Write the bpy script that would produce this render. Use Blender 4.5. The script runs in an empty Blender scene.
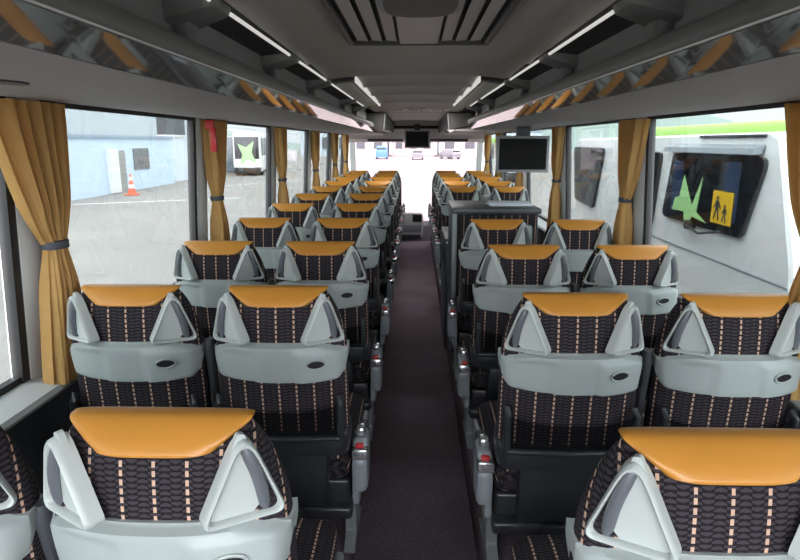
import bpy, bmesh, math, random
from mathutils import Vector, Matrix
random.seed(7)
PI = math.pi
sc = bpy.context.scene
col = sc.collection
CAMX, CAMZ = -0.01, 1.55
TWO_PI = 2 * PI

# ------------------------------------------------------------------ materials
def new_mat(name):
    m = bpy.data.materials.new(name)
    m.use_nodes = True
    nt = m.node_tree
    for n in list(nt.nodes):
        nt.nodes.remove(n)
    out = nt.nodes.new('ShaderNodeOutputMaterial')
    return m, nt, out

def pbr(name, c, rough=0.5, metal=0.0, coat=0.0, spec=0.5, noise=0.0, nscale=40.0, bump=0.0, bscale=200.0, emit=None, estr=0.0):
    m, nt, out = new_mat(name)
    b = nt.nodes.new('ShaderNodeBsdfPrincipled')
    b.inputs['Base Color'].default_value = (*c, 1)
    b.inputs['Roughness'].default_value = rough
    b.inputs['Metallic'].default_value = metal
    b.inputs['Coat Weight'].default_value = coat
    b.inputs['Coat Roughness'].default_value = 0.05
    b.inputs['Specular IOR Level'].default_value = spec
    if emit:
        b.inputs['Emission Color'].default_value = (*emit, 1)
        b.inputs['Emission Strength'].default_value = estr
    if noise or bump:
        tc = nt.nodes.new('ShaderNodeTexCoord')
    if noise:
        n = nt.nodes.new('ShaderNodeTexNoise'); n.inputs['Scale'].default_value = nscale; n.inputs['Detail'].default_value = 5
        nt.links.new(tc.outputs['Object'], n.inputs['Vector'])
        mx = nt.nodes.new('ShaderNodeMix'); mx.data_type = 'RGBA'
        mx.inputs[6].default_value = (*[x * (1 - noise) for x in c], 1)
        mx.inputs[7].default_value = (*[min(1, x * (1 + noise)) for x in c], 1)
        nt.links.new(n.outputs['Fac'], mx.inputs[0])
        nt.links.new(mx.outputs[2], b.inputs['Base Color'])
    if bump:
        n2 = nt.nodes.new('ShaderNodeTexNoise'); n2.inputs['Scale'].default_value = bscale; n2.inputs['Detail'].default_value = 3
        nt.links.new(tc.outputs['Object'], n2.inputs['Vector'])
        bp = nt.nodes.new('ShaderNodeBump'); bp.inputs['Strength'].default_value = bump; bp.inputs['Distance'].default_value = 0.003
        nt.links.new(n2.outputs['Fac'], bp.inputs['Height'])
        nt.links.new(bp.outputs['Normal'], b.inputs['Normal'])
    nt.links.new(b.outputs[0], out.inputs[0])
    return m

def mnode(nt, op, a, b=None, c=None):
    n = nt.nodes.new('ShaderNodeMath'); n.operation = op
    for i, v in enumerate((a, b, c)):
        if v is None: continue
        if isinstance(v, (int, float)): n.inputs[i].default_value = v
        else: nt.links.new(v, n.inputs[i])
    return n.outputs[0]

def fabric(name):
    m, nt, out = new_mat(name)
    b = nt.nodes.new('ShaderNodeBsdfPrincipled')
    b.inputs['Roughness'].default_value = 0.85
    b.inputs['Specular IOR Level'].default_value = 0.2
    uv = nt.nodes.new('ShaderNodeUVMap'); uv.uv_map = 'UVMap'
    sp = nt.nodes.new('ShaderNodeSeparateXYZ')
    nt.links.new(uv.outputs[0], sp.inputs[0])
    U, V = sp.outputs[0], sp.outputs[1]
    S = 0.054
    us = mnode(nt, 'ADD', mnode(nt, 'DIVIDE', U, S), 100.5)
    fr = mnode(nt, 'FRACT', us)
    dist = mnode(nt, 'MULTIPLY', mnode(nt, 'ABSOLUTE', mnode(nt, 'SUBTRACT', fr, 0.5)), S)
    stripe = mnode(nt, 'LESS_THAN', dist, 0.0027)
    dash = mnode(nt, 'LESS_THAN', mnode(nt, 'FRACT', mnode(nt, 'ADD', mnode(nt, 'DIVIDE', V, 0.0150), 50.0)), 0.64)
    stripe_on = mnode(nt, 'MULTIPLY', stripe, dash)
    # woven ovals between the stripes, in two staggered columns
    sub = mnode(nt, 'MULTIPLY', us, 3.0)
    cell = mnode(nt, 'FLOOR', sub)
    off = mnode(nt, 'MULTIPLY', mnode(nt, 'MODULO', cell, 2.0), 0.5)
    wav = mnode(nt, 'MULTIPLY', mnode(nt, 'SINE', mnode(nt, 'MULTIPLY', us, TWO_PI * 1.5)), 0.16)
    vv = mnode(nt, 'ADD', mnode(nt, 'ADD', mnode(nt, 'DIVIDE', V, 0.0098), off), mnode(nt, 'ADD', wav, 50.0))
    bar = mnode(nt, 'ABSOLUTE', mnode(nt, 'SUBTRACT', mnode(nt, 'FRACT', vv), 0.5))
    cx = mnode(nt, 'ABSOLUTE', mnode(nt, 'SUBTRACT', mnode(nt, 'FRACT', sub), 0.5))
    blob = mnode(nt, 'LESS_THAN', mnode(nt, 'ADD', mnode(nt, 'MULTIPLY', bar, 1.5), mnode(nt, 'MULTIPLY', cx, 0.55)), 0.52)
    fine = mnode(nt, 'GREATER_THAN', mnode(nt, 'FRACT', mnode(nt, 'MULTIPLY', us, 24.0)), 0.3)
    blob2 = mnode(nt, 'MULTIPLY', blob, mnode(nt, 'ADD', mnode(nt, 'MULTIPLY', fine, 0.5), 0.5))
    m1 = nt.nodes.new('ShaderNodeMix'); m1.data_type = 'RGBA'
    m1.inputs[6].default_value = (0.010, 0.008, 0.010, 1)
    m1.inputs[7].default_value = (0.050, 0.041, 0.049, 1)
    nt.links.new(blob2, m1.inputs[0])
    m2 = nt.nodes.new('ShaderNodeMix'); m2.data_type = 'RGBA'
    m2.inputs[7].default_value = (0.54, 0.36, 0.26, 1)
    nt.links.new(m1.outputs[2], m2.inputs[6])
    nt.links.new(stripe_on, m2.inputs[0])
    nt.links.new(m2.outputs[2], b.inputs['Base Color'])
    nt.links.new(b.outputs[0], out.inputs[0])
    return m

def glass(name, tint, refl=1.0):
    m, nt, out = new_mat(name)
    t = nt.nodes.new('ShaderNodeBsdfTransparent'); t.inputs[0].default_value = (*tint, 1)
    g = nt.nodes.new('ShaderNodeBsdfGlossy'); g.inputs['Roughness'].default_value = 0.0
    g.inputs['Color'].default_value = (refl, refl, refl, 1)
    lw = nt.nodes.new('ShaderNodeLayerWeight'); lw.inputs['Blend'].default_value = 0.5
    fr = mnode(nt, 'ADD', mnode(nt, 'MULTIPLY', mnode(nt, 'POWER', lw.outputs['Facing'], 5.0), 0.35), 0.010)
    mx = nt.nodes.new('ShaderNodeMixShader')
    nt.links.new(fr, mx.inputs[0]); nt.links.new(t.outputs[0], mx.inputs[1]); nt.links.new(g.outputs[0], mx.inputs[2])
    nt.links.new(mx.outputs[0], out.inputs[0])
    return m

def curtain_mat():
    m, nt, out = new_mat('mustard_curtain_cloth')
    d = nt.nodes.new('ShaderNodeBsdfDiffuse'); t = nt.nodes.new('ShaderNodeBsdfTranslucent')
    tc = nt.nodes.new('ShaderNodeTexCoord')
    n = nt.nodes.new('ShaderNodeTexNoise'); n.inputs['Scale'].default_value = 30
    nt.links.new(tc.outputs['Object'], n.inputs['Vector'])
    mx = nt.nodes.new('ShaderNodeMix'); mx.data_type = 'RGBA'
    mx.inputs[6].default_value = (0.62, 0.385, 0.14, 1); mx.inputs[7].default_value = (0.76, 0.50, 0.205, 1)
    nt.links.new(n.outputs['Fac'], mx.inputs[0])
    nt.links.new(mx.outputs[2], d.inputs[0]); nt.links.new(mx.outputs[2], t.inputs[0])
    ms = nt.nodes.new('ShaderNodeMixShader'); ms.inputs[0].default_value = 0.40
    nt.links.new(d.outputs[0], ms.inputs[1]); nt.links.new(t.outputs[0], ms.inputs[2])
    nt.links.new(ms.outputs[0], out.inputs[0])
    return m

def net_mat():
    m, nt, out = new_mat('black_pocket_net')
    d = nt.nodes.new('ShaderNodeBsdfDiffuse'); d.inputs[0].default_value = (0.006, 0.006, 0.007, 1)
    t = nt.nodes.new('ShaderNodeBsdfTransparent')
    ms = nt.nodes.new('ShaderNodeMixShader'); ms.inputs[0].default_value = 0.42
    nt.links.new(d.outputs[0], ms.inputs[1]); nt.links.new(t.outputs[0], ms.inputs[2])
    nt.links.new(ms.outputs[0], out.inputs[0])
    return m

def carpet_mat():
    m, nt, out = new_mat('dark_aisle_carpet')
    b = nt.nodes.new('ShaderNodeBsdfPrincipled'); b.inputs['Roughness'].default_value = 0.95; b.inputs['Specular IOR Level'].default_value = 0.1
    tc = nt.nodes.new('ShaderNodeTexCoord')
    v = nt.nodes.new('ShaderNodeTexVoronoi'); v.inputs['Scale'].default_value = 150; v.inputs['Randomness'].default_value = 0.3
    nt.links.new(tc.outputs['Object'], v.inputs['Vector'])
    n = nt.nodes.new('ShaderNodeTexNoise'); n.inputs['Scale'].default_value = 3; n.inputs['Detail'].default_value = 4
    nt.links.new(tc.outputs['Object'], n.inputs['Vector'])
    r = nt.nodes.new('ShaderNodeValToRGB')
    r.color_ramp.elements[0].position = 0.1; r.color_ramp.elements[0].color = (0.40, 0.32, 0.37, 1)
    r.color_ramp.elements[1].position = 0.55; r.color_ramp.elements[1].color = (0.115, 0.090, 0.105, 1)
    nt.links.new(v.outputs['Distance'], r.inputs[0])
    mx = nt.nodes.new('ShaderNodeMix'); mx.data_type = 'RGBA'; mx.blend_type = 'MULTIPLY'; mx.inputs[0].default_value = 0.5
    nt.links.new(r.outputs[0], mx.inputs[6]); nt.links.new(n.outputs['Fac'], mx.inputs[7])
    nt.links.new(mx.outputs[2], b.inputs['Base Color']); nt.links.new(b.outputs[0], out.inputs[0])
    return m

def asphalt_mat():
    m, nt, out = new_mat('pale_asphalt')
    b = nt.nodes.new('ShaderNodeBsdfPrincipled'); b.inputs['Roughness'].default_value = 0.9; b.inputs['Specular IOR Level'].default_value = 0.2
    tc = nt.nodes.new('ShaderNodeTexCoord')
    n = nt.nodes.new('ShaderNodeTexNoise'); n.inputs['Scale'].default_value = 0.35; n.inputs['Detail'].default_value = 8
    n2 = nt.nodes.new('ShaderNodeTexNoise'); n2.inputs['Scale'].default_value = 12; n2.inputs['Detail'].default_value = 6
    for k in (n, n2): nt.links.new(tc.outputs['Object'], k.inputs['Vector'])
    r = nt.nodes.new('ShaderNodeValToRGB')
    r.color_ramp.elements[0].position = 0.3; r.color_ramp.elements[0].color = (0.225, 0.215, 0.205, 1)
    r.color_ramp.elements[1].position = 0.7; r.color_ramp.elements[1].color = (0.30, 0.292, 0.275, 1)
    mx = nt.nodes.new('ShaderNodeMix'); mx.data_type = 'FLOAT'; mx.inputs[0].default_value = 0.35
    nt.links.new(n.outputs['Fac'], mx.inputs[2]); nt.links.new(n2.outputs['Fac'], mx.inputs[3])
    nt.links.new(mx.outputs[0], r.inputs[0])
    nt.links.new(r.outputs[0], b.inputs['Base Color']); nt.links.new(b.outputs[0], out.inputs[0])
    return m

M = {
    'fabric': fabric('striped_black_seat_fabric'),
    'leather': pbr('orange_leather', (0.54, 0.235, 0.036), 0.38, noise=0.12, nscale=9, bump=0.08, bscale=350),
    'shell': pbr('pale_grey_seat_plastic', (0.36, 0.40, 0.39), 0.42, bump=0.04, bscale=900),
    'handle': pbr('light_grey_handle_plastic', (0.47, 0.51, 0.49), 0.36),
    'bar': pbr('slate_grey_grip', (0.115, 0.125, 0.14), 0.35),
    'dark': pbr('black_seat_plastic', (0.022, 0.025, 0.029), 0.33),
    'dark2': pbr('charcoal_armrest', (0.042, 0.046, 0.054), 0.5),
    'leg': pbr('grey_green_leg_metal', (0.24, 0.265, 0.27), 0.4, metal=0.2),
    'arm': pbr('grey_aisle_plastic', (0.24, 0.26, 0.28), 0.32),
    'chrome': pbr('brushed_buckle_metal', (0.55, 0.56, 0.57), 0.25, metal=0.8),
    'red': pbr('red_button_plastic', (0.55, 0.02, 0.025), 0.35),
    'black': pbr('matt_black', (0.004, 0.004, 0.004), 0.6),
    'net': net_mat(),
    'carpet': carpet_mat(),
    'wallgrey': pbr('charcoal_wall_lining', (0.05, 0.052, 0.058), 0.8, noise=0.1),
    'sill': pbr('light_grey_sill', (0.42, 0.44, 0.44), 0.5),
    'pillar': pbr('light_grey_pillar', (0.55, 0.56, 0.55), 0.55),
    'rubber': pbr('black_rubber_seal', (0.012, 0.012, 0.013), 0.55),
    'rack_under': pbr('grey_rack_underside', (0.37, 0.35, 0.352), 0.65, noise=0.03, nscale=6, bump=0.03, bscale=800),
    'fascia': pbr('glossy_grey_fascia', (0.42, 0.41, 0.40), 0.035, metal=0.75),
    'lip': pbr('satin_grey_rack_lip', (0.16, 0.16, 0.155), 0.5),
    'rack_in': pbr('grey_rack_inner_panel', (0.21, 0.215, 0.21), 0.6),
    'rack_dark': pbr('dark_rack_recess', (0.035, 0.036, 0.037), 0.6),
    'rail': pbr('pale_ceiling_rail', (0.72, 0.72, 0.70), 0.25),
    'lamp': pbr('added_glow_strip', (0.8, 0.8, 0.8), 0.4, emit=(1, 0.97, 0.92), estr=0.11),  # faint glow added so the pale rails and duct edges read white
    'bracket': pbr('grey_bracket', (0.17, 0.175, 0.17), 0.42),
    'ceiling': pbr('warm_grey_ceiling', (0.50, 0.47, 0.44), 0.6, noise=0.03, nscale=5),
    'acframe': pbr('charcoal_air_unit', (0.065, 0.063, 0.06), 0.5),
    'acpanel': pbr('pale_grey_air_panel', (0.46, 0.43, 0.42), 0.5),
    'duct': pbr('dark_duct', (0.05, 0.05, 0.048), 0.5),
    'grille': pbr('olive_grey_grille', (0.74, 0.75, 0.64), 0.5),
    'header': pbr('beige_front_header', (0.72, 0.68, 0.64), 0.55),
    'screen': pbr('black_screen', (0.003, 0.003, 0.003), 0.5, spec=0.15),
    'bezel': pbr('grey_screen_bezel', (0.30, 0.31, 0.32), 0.35),
    'slot': pbr('dark_brown_slot', (0.018, 0.010, 0.008), 0.4),
    'curtain': curtain_mat(),
    'tie': pbr('slate_tie_band', (0.07, 0.075, 0.095), 0.7),
    'counter': pbr('slate_counter', (0.06, 0.068, 0.078), 0.4),
    'bin': pbr('dark_teal_bin', (0.045, 0.062, 0.072), 0.4),
    'paper': pbr('pale_paper', (0.72, 0.77, 0.82), 0.6),
    'dash': pbr('silver_dashboard', (0.60, 0.57, 0.60), 0.35),
    'glass': glass('tinted_window_glass', (0.49, 0.51, 0.51)),
    'clear': glass('clear_windscreen_glass', (0.68, 0.62, 0.645)),
    'rearglass': glass('clear_rear_glass', (0.92, 0.92, 0.92)),
    'vanglass': glass('smoked_minibus_glass', (0.62, 0.64, 0.66)),
    'asphalt': asphalt_mat(),
    'white': pbr('white_coach_paint', (0.86, 0.88, 0.87), 0.3, coat=0.3),
    'green': pbr('lime_green_paint', (0.38, 0.68, 0.12), 0.4),
    'palegreen': pbr('pale_green_emblem', (0.42, 0.75, 0.30), 0.4),
    'darkglass': pbr('dark_coach_glass', (0.03, 0.036, 0.042), 0.08),
    'vehdark': pbr('dark_bumper', (0.03, 0.03, 0.032), 0.6),
    'visor': pbr('grey_visor_strip', (0.24, 0.27, 0.30), 0.3),
    'wallblue': pbr('pale_blue_wall_paint', (0.56, 0.67, 0.79), 0.7, noise=0.03, nscale=1.5),
    'wallblue2': pbr('whiter_blue_wall_paint', (0.66, 0.73, 0.79), 0.7, noise=0.03, nscale=1.5),
    'hall': pbr('grey_hall_cladding', (0.50, 0.55, 0.58), 0.7, noise=0.05, nscale=0.6),
    'roofline': pbr('blue_grey_gutter', (0.30, 0.37, 0.45), 0.6),
    'doorwhite': pbr('white_door_paint', (0.76, 0.77, 0.75), 0.6),
    'shutter': pbr('grey_shutter', (0.33, 0.33, 0.32), 0.7),
    'barw': pbr('dark_window_bars', (0.10, 0.11, 0.12), 0.6),
    'conered': pbr('orange_cone_plastic', (0.80, 0.16, 0.08), 0.5),
    'conewhite': pbr('white_cone_band', (0.82, 0.82, 0.80), 0.5),
    'bluevan': pbr('blue_van_paint', (0.10, 0.26, 0.55), 0.4),
    'greyvan': pbr('grey_car_paint', (0.22, 0.23, 0.24), 0.4),
    'yellow': pbr('yellow_school_sign', (0.80, 0.50, 0.01), 0.5),
    'bluecloth': pbr('pale_blue_curtain', (0.26, 0.36, 0.60), 0.8),
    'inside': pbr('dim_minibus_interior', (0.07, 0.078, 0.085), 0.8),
    'brown': pbr('brown_seat_cloth', (0.16, 0.10, 0.08), 0.8),
    'hill': pbr('grey_green_hill', (0.24, 0.30, 0.27), 0.95),
    'paint': pbr('white_road_paint', (0.75, 0.74, 0.70), 0.8),
    'rose': pbr('pink_building_render', (0.55, 0.45, 0.42), 0.8),
}

# ------------------------------------------------------------------ mesh builder
class MB:
    def __init__(s):
        s.v = []; s.f = []; s.uv = []; s.has_uv = False
    def add(s, verts, faces, uvs=None):
        o = len(s.v)
        s.v += [tuple(p) for p in verts]
        s.f += [tuple(i + o for i in f) for f in faces]
        s.uv += list(uvs) if uvs else [(0, 0)] * len(verts)
        if uvs: s.has_uv = True
        return s
    def box(s, lo, hi, bev=0.0, seg=2, mat=None, uvscale=False):
        bm = bmesh.new()
        bmesh.ops.create_cube(bm, size=1)
        for v in bm.verts:
            v.co = Vector(((lo[i] + hi[i]) / 2 + v.co[i] * (hi[i] - lo[i]) for i in range(3)))
        if bev > 0:
            bmesh.ops.bevel(bm, geom=list(bm.edges), offset=bev, segments=seg, profile=0.5, affect='EDGES')
        if mat is not None: bmesh.ops.transform(bm, matrix=mat, verts=bm.verts)
        bm.verts.index_update()
        s.add([v.co for v in bm.verts], [[v.index for v in f.verts] for f in bm.faces])
        bm.free()
        return s
    def loft(s, rings, caps=True, closed=True, uvs=None):
        n = len(rings[0]); vs = [p for r in rings for p in r]; fs = []
        for i in range(len(rings) - 1):
            for j in range(n if closed else n - 1):
                k = (j + 1) % n
                fs.append((i * n + j, i * n + k, (i + 1) * n + k, (i + 1) * n + j))
        if caps:
            fs.append(tuple(range(n - 1, -1, -1)))
            fs.append(tuple((len(rings) - 1) * n + j for j in range(n)))
        s.add(vs, fs, uvs)
        return s
    def tube(s, pts, r, n=10, closed=False, flat=1.0, up=None):
        pts = [Vector(p) for p in pts]; N = len(pts); rings = []
        for i, p in enumerate(pts):
            a = pts[(i - 1) % N] if (closed or i > 0) else p
            b = pts[(i + 1) % N] if (closed or i < N - 1) else p
            t = (b - a).normalized()
            u = Vector(up) if up else (Vector((0, 0, 1)) if abs(t.z) < 0.9 else Vector((1, 0, 0)))
            x = t.cross(u)
            x = x.normalized() if x.length > 1e-6 else t.orthogonal().normalized()
            y = x.cross(t).normalized()
            rr = r[i] if isinstance(r, (list, tuple)) else r
            rings.append([p + x * (rr * math.cos(TWO_PI * k / n)) + y * (rr * flat * math.sin(TWO_PI * k / n)) for k in range(n)])
        if closed: rings.append(rings[0])
        return s.loft(rings, caps=not closed)
    def prism(s, poly, fn0, fn1):
        n = len(poly)
        vs = [fn0(*p) for p in poly] + [fn1(*p) for p in poly]
        fs = [tuple(range(n - 1, -1, -1)), tuple(range(n, 2 * n))]
        for j in range(n):
            k = (j + 1) % n
            fs.append((j, k, n + k, n + j))
        return s.add(vs, fs)
    def extrude_y(s, prof, y0, y1):      # closed (x,z) profile along Y
        return s.prism(prof, lambda x, z: (x, y0, z), lambda x, z: (x, y1, z))
    def extrude_x(s, prof, x0, x1):      # closed (y,z) profile along X
        return s.prism(prof, lambda y, z: (x0, y, z), lambda y, z: (x1, y, z))
    def cyl(s, c0, c1, r0, r1=None, n=20):
        r1 = r0 if r1 is None else r1
        return s.tube([c0, c1], [r0, r1], n)
    def build(s, name, mat, parent=None, smooth=35, link=True):
        me = bpy.data.meshes.new(name)
        me.from_pydata(s.v, [], s.f)
        bm = bmesh.new(); bm.from_mesh(me)
        bmesh.ops.recalc_face_normals(bm, faces=bm.faces)
        bm.to_mesh(me); bm.free()
        if s.has_uv:
            l = me.uv_layers.new(name='UVMap')
            for lp in me.loops: l.data[lp.index].uv = s.uv[lp.vertex_index]
        me.materials.append(mat)
        if smooth:
            me.shade_smooth()
            me.set_sharp_from_angle(angle=math.radians(smooth))
        o = bpy.data.objects.new(name, me)
        col.objects.link(o)
        if parent: o.parent = parent
        return o

def tag(o, label=None, cat=None, group=None, kind=None):
    if label: o['label'] = label
    if cat: o['category'] = cat
    if group: o['group'] = group
    if kind: o['kind'] = kind
    return o

def thing(name, label, cat, loc=(0, 0, 0), group=None, rz=0.0):
    o = bpy.data.objects.new(name, None); o.empty_display_size = 0.1
    col.objects.link(o); o.location = loc; o.rotation_euler = (0, 0, rz)
    return tag(o, label, cat, group)

def struct(o): o['kind'] = 'structure'; return o

def copy_tree(o, parent=None):
    c = o.copy(); col.objects.link(c)
    if parent: c.parent = parent
    for ch in list(o.children): copy_tree(ch, c)
    return c

def interp(tab, x):
    if x <= tab[0][0]: return tab[0][1]
    for (a, fa), (b, fb) in zip(tab, tab[1:]):
        if x <= b:
            t = (x - a) / (b - a); return fa + (fb - fa) * t
    return tab[-1][1]

def sstep(a, b, x):
    t = max(0, min(1, (x - a) / (b - a))); return t * t * (3 - 2 * t)

def rounded_poly(pts, radii, seg=6):
    out = []; n = len(pts)
    for i in range(n):
        p = Vector(pts[i]); a = Vector(pts[i - 1]); b = Vector(pts[(i + 1) % n])
        da = (a - p).normalized(); db = (b - p).normalized()
        ang = math.acos(max(-1, min(1, da.dot(db))))
        r = radii[i] if isinstance(radii, (list, tuple)) else radii
        d = min(r / math.tan(ang / 2), 0.48 * (a - p).length, 0.48 * (b - p).length)
        p0, p1 = p + da * d, p + db * d
        for k in range(seg + 1):
            t = k / seg
            out.append(tuple(p0 * (1 - t) ** 2 + p * 2 * t * (1 - t) + p1 * t ** 2))
    return out

# ------------------------------------------------------------------ seats
PLAT = 0.08                 # height of the seat platform
TOP = 1.12 - PLAT
TH = math.radians(4)
DN = Vector((0, math.sin(TH), -math.cos(TH))); NF = Vector((0, math.cos(TH), math.sin(TH)))
def P(u, y, w): return Vector((u, 0, TOP)) + DN * w + NF * y
HW = [(-0.012, 0.10), (0, 0.125), (0.012, 0.146), (0.03, 0.158), (0.06, 0.174), (0.10, 0.190), (0.15, 0.203), (0.22, 0.208), (0.55, 0.208)]
HT = [(-0.012, 0.008), (0.006, 0.010), (0.012, 0.022), (0.03, 0.044), (0.06, 0.057), (0.10, 0.066), (0.15, 0.074), (0.25, 0.078), (0.55, 0.074)]
def ring(hw, ht, w, n=48, e=2.5, y0=0.0):
    pts = []
    for k in range(n):
        t = TWO_PI * k / n - PI / 2
        c, s_ = math.cos(t), math.sin(t)
        u = hw * math.copysign(abs(c) ** (2 / e), c); y = ht * math.copysign(abs(s_) ** (2 / e), s_) + y0
        pts.append((u, y, w))
    return pts

def seat_parts():
    d = {}
    # backrest with arc-length coordinates so that the stripes wrap round the sides
    mb = MB(); rings = []; uvs = []
    ws = [0.006, 0.009, 0.012, 0.02, 0.03, 0.05, 0.07, 0.095, 0.12, 0.15, 0.18, 0.22, 0.28, 0.34, 0.40, 0.46, 0.50, 0.52]
    for w in ws:
        hw, ht = interp(HW, w), interp(HT, w)
        if w == 0.006: hw, ht = 0.09, 0.012
        r = ring(hw, ht, w, 49)
        # open seam at the front: rear centre is k = 0
        r = ring(hw, ht, w, 48); r = r[24:] + r[:24] + [r[24]]
        arc = [0.0]
        for a, b in zip(r, r[1:]): arc.append(arc[-1] + math.hypot(b[0] - a[0], b[1] - a[1]))
        mid = arc[24]
        rings.append([P(*p) for p in r])
        uvs += [(a - mid, w) for a in arc]
    mb.loft(rings, caps=False, closed=False, uvs=uvs)
    n = 49
    mb.add(rings[0][:-1], [tuple(range(48))], [(0, 0)] * 48)
    d['backrest'] = (mb, 'fabric')
    # leather headrest cap
    mb = MB(); hr = []
    for w, hw, ht, e in [(0.0005, 0.130, 0.006, 4), (0.001, 0.147, 0.011, 5), (0.003, 0.1525, 0.017, 6), (0.006, 0.152, 0.023, 6), (0.010, 0.148, 0.030, 6), (0.016, 0.140, 0.038, 6),
                      (0.023, 0.129, 0.047, 6), (0.030, 0.119, 0.055, 6), (0.036, 0.111, 0.060, 5.5), (0.041, 0.105, 0.064, 5), (0.045, 0.101, 0.066, 5), (0.048, 0.096, 0.065, 4.5), (0.050, 0.090, 0.050, 4.5)]:
        hr.append([P(*p) for p in ring(hw, ht, w, 48, e)])
    mb.loft(hr)
    d['headrest'] = (mb, 'leather')
    # curved grey shell on the back
    mb = MB(); NU, NV = 40, 18; rows = []
    def shell_y(u, w, q):
        y = -0.103 + 0.055 * (abs(u) / 0.207) ** 2.6
        y -= 0.009 * sstep(0.054, 0.066, u - 0.10 * (w - 0.2)) * (1 - sstep(0.187, 0.199, u)) * sstep(0.172, 0.186, w)   # raised area round the hole
        y += 0.007 * sstep(0.056, 0.072, -u) * sstep(0.176, 0.190, w)                                  # sunk area
        y += 0.022 * (1 - sstep(0.0, 1.0, q))
        return y
    for j in range(NV + 1):
        tj = j / NV; tj = 0.5 - 0.5 * math.cos(PI * tj); row = []
        for i in range(NU + 1):
            ti = -math.cos(PI * i / NU) * 0.35 + (2 * i / NU - 1) * 0.65
            wt = 0.158 + 0.022 * sstep(0.55, 1.0, abs(ti)) + 0.012 * sstep(0.88, 1.0, abs(ti))
            wb = 0.288 - 0.004 * abs(ti) - 0.018 * sstep(0.9, 1.0, abs(ti))
            w = wt + (wb - wt) * tj
            u = ti * (0.209 - 0.010 * sstep(0.21, 0.29, w))
            q = min((1 - abs(ti)) * 0.207, (w - wt) + 0.0, (wb - w)) / 0.010
            row.append(P(u, shell_y(u, w, q), w))
        rows.append(row)
    mb.loft(rows, caps=False, closed=False)
    border = rows[0] + [r[-1] for r in rows[1:]] + rows[-1][::-1][1:] + [r[0] for r in rows[::-1][1:-1]]
    mb.loft([border, [p + NF * 0.06 for p in border]], caps=False)
    d['back_shell'] = (mb, 'shell')
    # oval hole with rim
    mb = MB(); hu, hwz = 0.122, 0.218
    yy = shell_y(hu, hwz, 2); sl = (shell_y(hu + 0.01, hwz, 2) - yy) / 0.01
    ell = [(hu + 0.025 * math.cos(TWO_PI * k / 28), hwz + 0.0125 * math.sin(TWO_PI * k / 28)) for k in range(28)]
    mb.prism(ell, lambda a, b: P(a, yy + sl * (a - hu) - 0.0035, b), lambda a, b: P(a, yy + sl * (a - hu) + 0.012, b))
    d['hole'] = (mb, 'black')
    mb = MB()
    mb.tube([P(hu + 0.027 * math.cos(TWO_PI * k / 28), yy + sl * 0.027 * math.cos(TWO_PI * k / 28) - 0.002, hwz + 0.0145 * math.sin(TWO_PI * k / 28)) for k in range(28)], 0.0035, 6, closed=True)
    d['rim'] = (mb, 'shell')
    # shoulder grab handles, one per side
    for s, key in ((-1, 'L'), (1, 'R')):
        ph = math.radians(33)
        def H(a, b, n, s=s):      # a outward, b = w, n towards the rear
            u = s * (0.146 + a * math.cos(ph) + n * math.sin(ph)); y = -0.069 + a * math.sin(ph) - n * math.cos(ph)
            return P(u, y, b)
        tri = [(0.010, -0.014), (0.073, 0.166), (-0.074, 0.154)]
        outer = rounded_poly(tri, [0.026, 0.016, 0.014], 6)
        # bow the outer edge
        cen = Vector((0.004, 0.103))
        mb = MB(); N = len(outer)
        def off(p, k): v = Vector(p) - cen; return cen + v * k
        prof = [(1.0, -0.024), (1.0, -0.004), (0.98, 0.004), (0.93, 0.008), (0.87, 0.006), (0.84, -0.002), (0.80, -0.016)]
        rg = [[H(*off(p, k), n) for p in outer] for k, n in prof]
        mb.loft(rg, caps=False)
        # dished inner plate, open beside the outer edge
        tri2 = [(0.000, 0.004), (0.012, 0.008), (0.027, 0.156), (-0.064, 0.148)]
        pl = rounded_poly(tri2, 0.006, 3)
        mb.prism(pl, lambda a, b: H(a, b, -0.006), lambda a, b: H(a, b, -0.016))
        d['handle' + key] = (mb, 'handle')
        mb = MB()
        pts = []
        for k in range(9):
            t = k / 8
            a = 0.006 + (0.036 - 0.006) * t + 0.005 * math.sin(PI * t); b = 0.022 + (0.154 - 0.022) * t
            pts.append(H(a, b, -0.011 + 0.010 * math.sin(PI * t) ** 0.7))
        mb.tube(pts, [0.007, 0.0095, 0.0105, 0.0105, 0.0105, 0.0105, 0.0105, 0.010, 0.008], 10)
        d['bar' + key] = (mb, 'bar')
    # magazine net and its frame
    mb = MB(); g = []
    for j in range(7):
        t = j / 6; w = 0.360 + 0.110 * t
        g.append([P(u * 0.185, -0.080 - 0.026 * (1 - (abs(u)) ** 4) * (0.5 + 0.5 * math.sin(PI * min(1, t * 0.6 + 0.4))) , w + (0.02 * (1 - u * u) if j == 0 else 0)) for u in [k / 10 - 1 for k in range(21)]])
    mb.loft(g, caps=False, closed=False)
    d['net'] = (mb, 'net')
    mb = MB()
    for s in (-1, 1):
        mb.tube([P(s * 0.188, -0.072, 0.335), P(s * 0.190, -0.090, 0.355), P(s * 0.190, -0.094, 0.42), P(s * 0.188, -0.088, 0.48)], 0.011, 10)
    mb.tube([P(u * 0.19, -0.102 + 0.012 * abs(u), 0.474) for u in [k / 8 - 1 for k in range(17)]], 0.010, 10)
    d['pocket_frame'] = (mb, 'dark')
    # rear lower cover
    mb = MB()
    rg = []
    for w, hw, ht in [(0.466, 0.196, 0.075), (0.470, 0.205, 0.088), (0.482, 0.210, 0.094), (0.52, 0.211, 0.094), (0.544, 0.208, 0.088), (0.552, 0.198, 0.07)]:
        rg.append([P(*p) for p in ring(hw, ht, w, 40, 5)])
    mb.loft(rg)
    d['lower_cover'] = (mb, 'dark')
    # seat cushion
    mb = MB(); rg = []; uvs = []; NS = 33
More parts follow.
